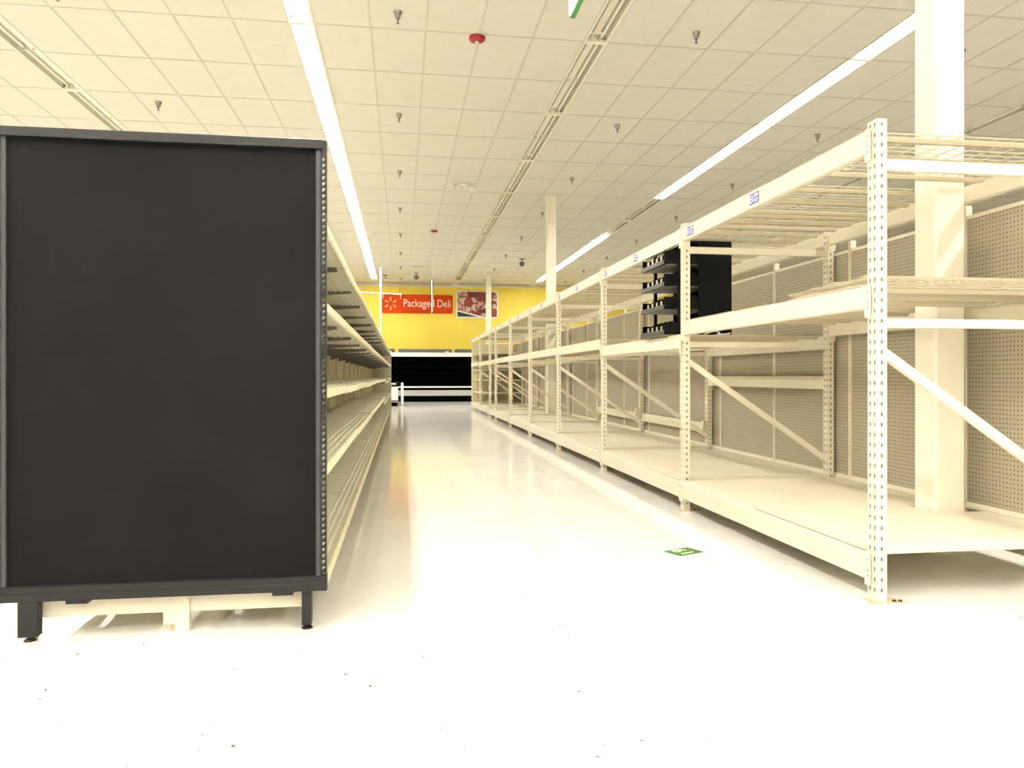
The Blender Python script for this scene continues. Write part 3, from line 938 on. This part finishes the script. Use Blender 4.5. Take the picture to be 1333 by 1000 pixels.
t = thing('banner_rail', 'thin white banner rail hanging in front of the wall sign', 'rail', (-.65, 25.5, 3.86))
ob('bar', MB().tube((-.72, 0, .06), (.64, 0, 0), .016, seg=8).mesh('bar', M_white), t)
for x in (.02, .60): ob('hook', MB().box(x - .008, x + .008, -.01, .01, -.14, .03).mesh('hook', M_white), t)
for x in (-.6, .5): ob('hanger', MB().tube((x, 0, .02), (x, 0, CEIL - 3.86), .003, seg=5).mesh('hanger', M_steel), t)

# sprinklers
def sprinkler_meshes():
    cup = MB().lathe([(.052, 0), (.050, -.004), (.038, -.03), (.032, -.065), (.030, -.075), (.012, -.078)], 14).mesh('escutcheon', M_sprinkler, True)
    head = MB().lathe([(.012, -.076), (.012, -.10), (.007, -.104), (.007, -.125)], 8)
    head.lathe([(.001, -.125), (.022, -.127), (.022, -.130), (.001, -.132)], 12)
    return cup, head.mesh('sprinkler_head', M_bracket)
SPC, SPH = sprinkler_meshes()
SROW = {-3.75: 'leftmost row', -.05: 'row above the aisle', 3.61: 'row above the rack fronts', 7.25: 'right row behind the racks'}
for sx, rn in SROW.items():
    n = 0
    for k in range(8):
        y = 8.95 + 3.47 * k
        p = cam_px((sx, y, CEIL))
        if p is None or p[0] < -5 or p[0] > W_PX + 5 or (sx < -3 and k > 1): continue
        t = thing('sprinkler', 'chrome ceiling sprinkler, %s from the camera in the %s' % (ORD[n], rn), 'sprinkler', (sx, y, CEIL), 'ceiling sprinklers')
        ob('escutcheon', SPC, t); ob('deflector', SPH, t)
        n += 1

for k, y in enumerate((9.45, 22.2)):
    t = thing('fire_strobe', ('near red round fire alarm strobe on the ceiling', 'distant red round fire alarm strobe on the ceiling')[k], 'fire alarm', (.93, y, CEIL), 'red ceiling alarms')
    ob('housing', MB().lathe([(.10, 0), (.105, -.02), (.098, -.05), (.07, -.066), (.001, -.07)], 24).mesh('housing', M_red, True), t)
    ob('lens', MB().lathe([(.03, -.067), (.028, -.085), (.015, -.096), (.001, -.098)], 12).mesh('lens', M_steel, True), t)
    ob('mounting_plate', MB().lathe([(.115, 0), (.115, -.006), (.10, -.008)], 24).mesh('mounting_plate', M_trim), t)

t = thing('emergency_light', 'cream twin-head emergency light on the ceiling beside the dark strip', 'emergency light', (1.35, 16.75, CEIL))
ob('bar', MB().tube((-.15, 0, -.06), (.15, 0, -.06), .012, seg=8).mesh('bar', M_trim), t)
ob('base', MB().box(-.07, .07, -.06, .06, -.03, 0).box(-.012, .012, -.012, .012, -.06, -.03).mesh('base', M_trim), t)
for s in (-1, 1):
    hd = MB().lathe([(.03, .07), (.045, .05), (.07, -.02), (.075, -.04), (.06, -.045), (.05, -.03), (.001, -.02)], 16)
    h = ob('lamp_head', hd.mesh('lamp_head', M_housing, True), t, (s * .18, -.01, -.09), (-.7, .2 * s, 0))
    ob('lamp_lens', MB().lathe([(.055, -.036), (.03, -.03), (.001, -.028)], 14).mesh('lamp_lens', M_steel), h)

for k, (x, y, lab) in enumerate(((-.70, 32.3, 'white bullet security camera on the ceiling near the service pole'),
                                 (.58, 31.6, 'dark dome security camera hanging in front of the yellow wall'),
                                 (4.32, 27.2, 'dark dome security camera hanging between the columns'))):
    t = thing('security_camera', lab, 'camera', (x, y, CEIL), 'ceiling security cameras')
    ob('mount', MB().lathe([(.11, 0), (.11, -.015), (.02, -.02), (.02, -.10)], 14).mesh('mount', M_bracket), t)
    if k == 0:
        ob('body', MB().box(-.05, .05, -.12, .10, -.20, -.10).mesh('body', M_white), t)
        ob('lens', MB().tube((0, -.12, -.16), (0, -.15, -.16), .035, seg=10).mesh('lens', M_black_gloss), t)
    else:
        ob('dome', MB().lathe([(.06, -.10), (.10, -.13), (.10, -.19), (.07, -.25), (.001, -.28)], 16).mesh('dome', M_bracket, True), t)
t = thing('ceiling_vent', 'flat metal air vent in the ceiling near the yellow wall', 'vent', (.62, 29.6, CEIL))
ob('frame', MB().box(-.30, .30, -.15, .15, -.012, .0).mesh('frame', M_trim), t)
for k in range(4): ob('slat', MB().box(-.26, .26, -.11 + k*.06, -.08 + k*.06, -.02, -.012).mesh('slat', M_grid), t)

# ------------------------------------------------------------------ floor marker and specks
ang = math.radians(24)
t = thing('floor_marker', 'green diamond floor sticker numbered 19 beside the nearest rack', 'floor sticker', (1.806, 4.69, 0), None, (0, 0, ang))
ob('sheet', MB().box(-.108, .108, -.079, .079, .0008, .0016).mesh('sheet', M_floor_green), t)
nm = text_mesh('19', .15, M_signwhite, 'number')
for v in nm.vertices: v.co.z = max(0, v.co.z) * .1
ob('number', nm, t, (.0, -.002, .0017), (0, 0, math.radians(90)))

sp = MB()
for k in range(170):
    x = random.uniform(-1.6, 2.9); y = 2.2 + 3.8 * random.random() ** 1.4
    r = random.choice((.0025, .003, .004, .005, .008)); a = random.uniform(0, 6.28)
    e = random.uniform(.25, .9)
    pts = [(x + r * math.cos(a) * cx - r * e * math.sin(a) * cy, y + r * math.sin(a) * cx + r * e * math.cos(a) * cy) for cx, cy in ((1, 0), (.3, 1), (-.8, .6), (-1, -.3), (.2, -1))]
    sp.prism(pts, 'z', .0005, .0018)
tag(ob('floor_specks', sp.mesh('floor_specks', M_debris)), 'tiny dark specks of debris scattered over the white floor', 'debris', kind='stuff')
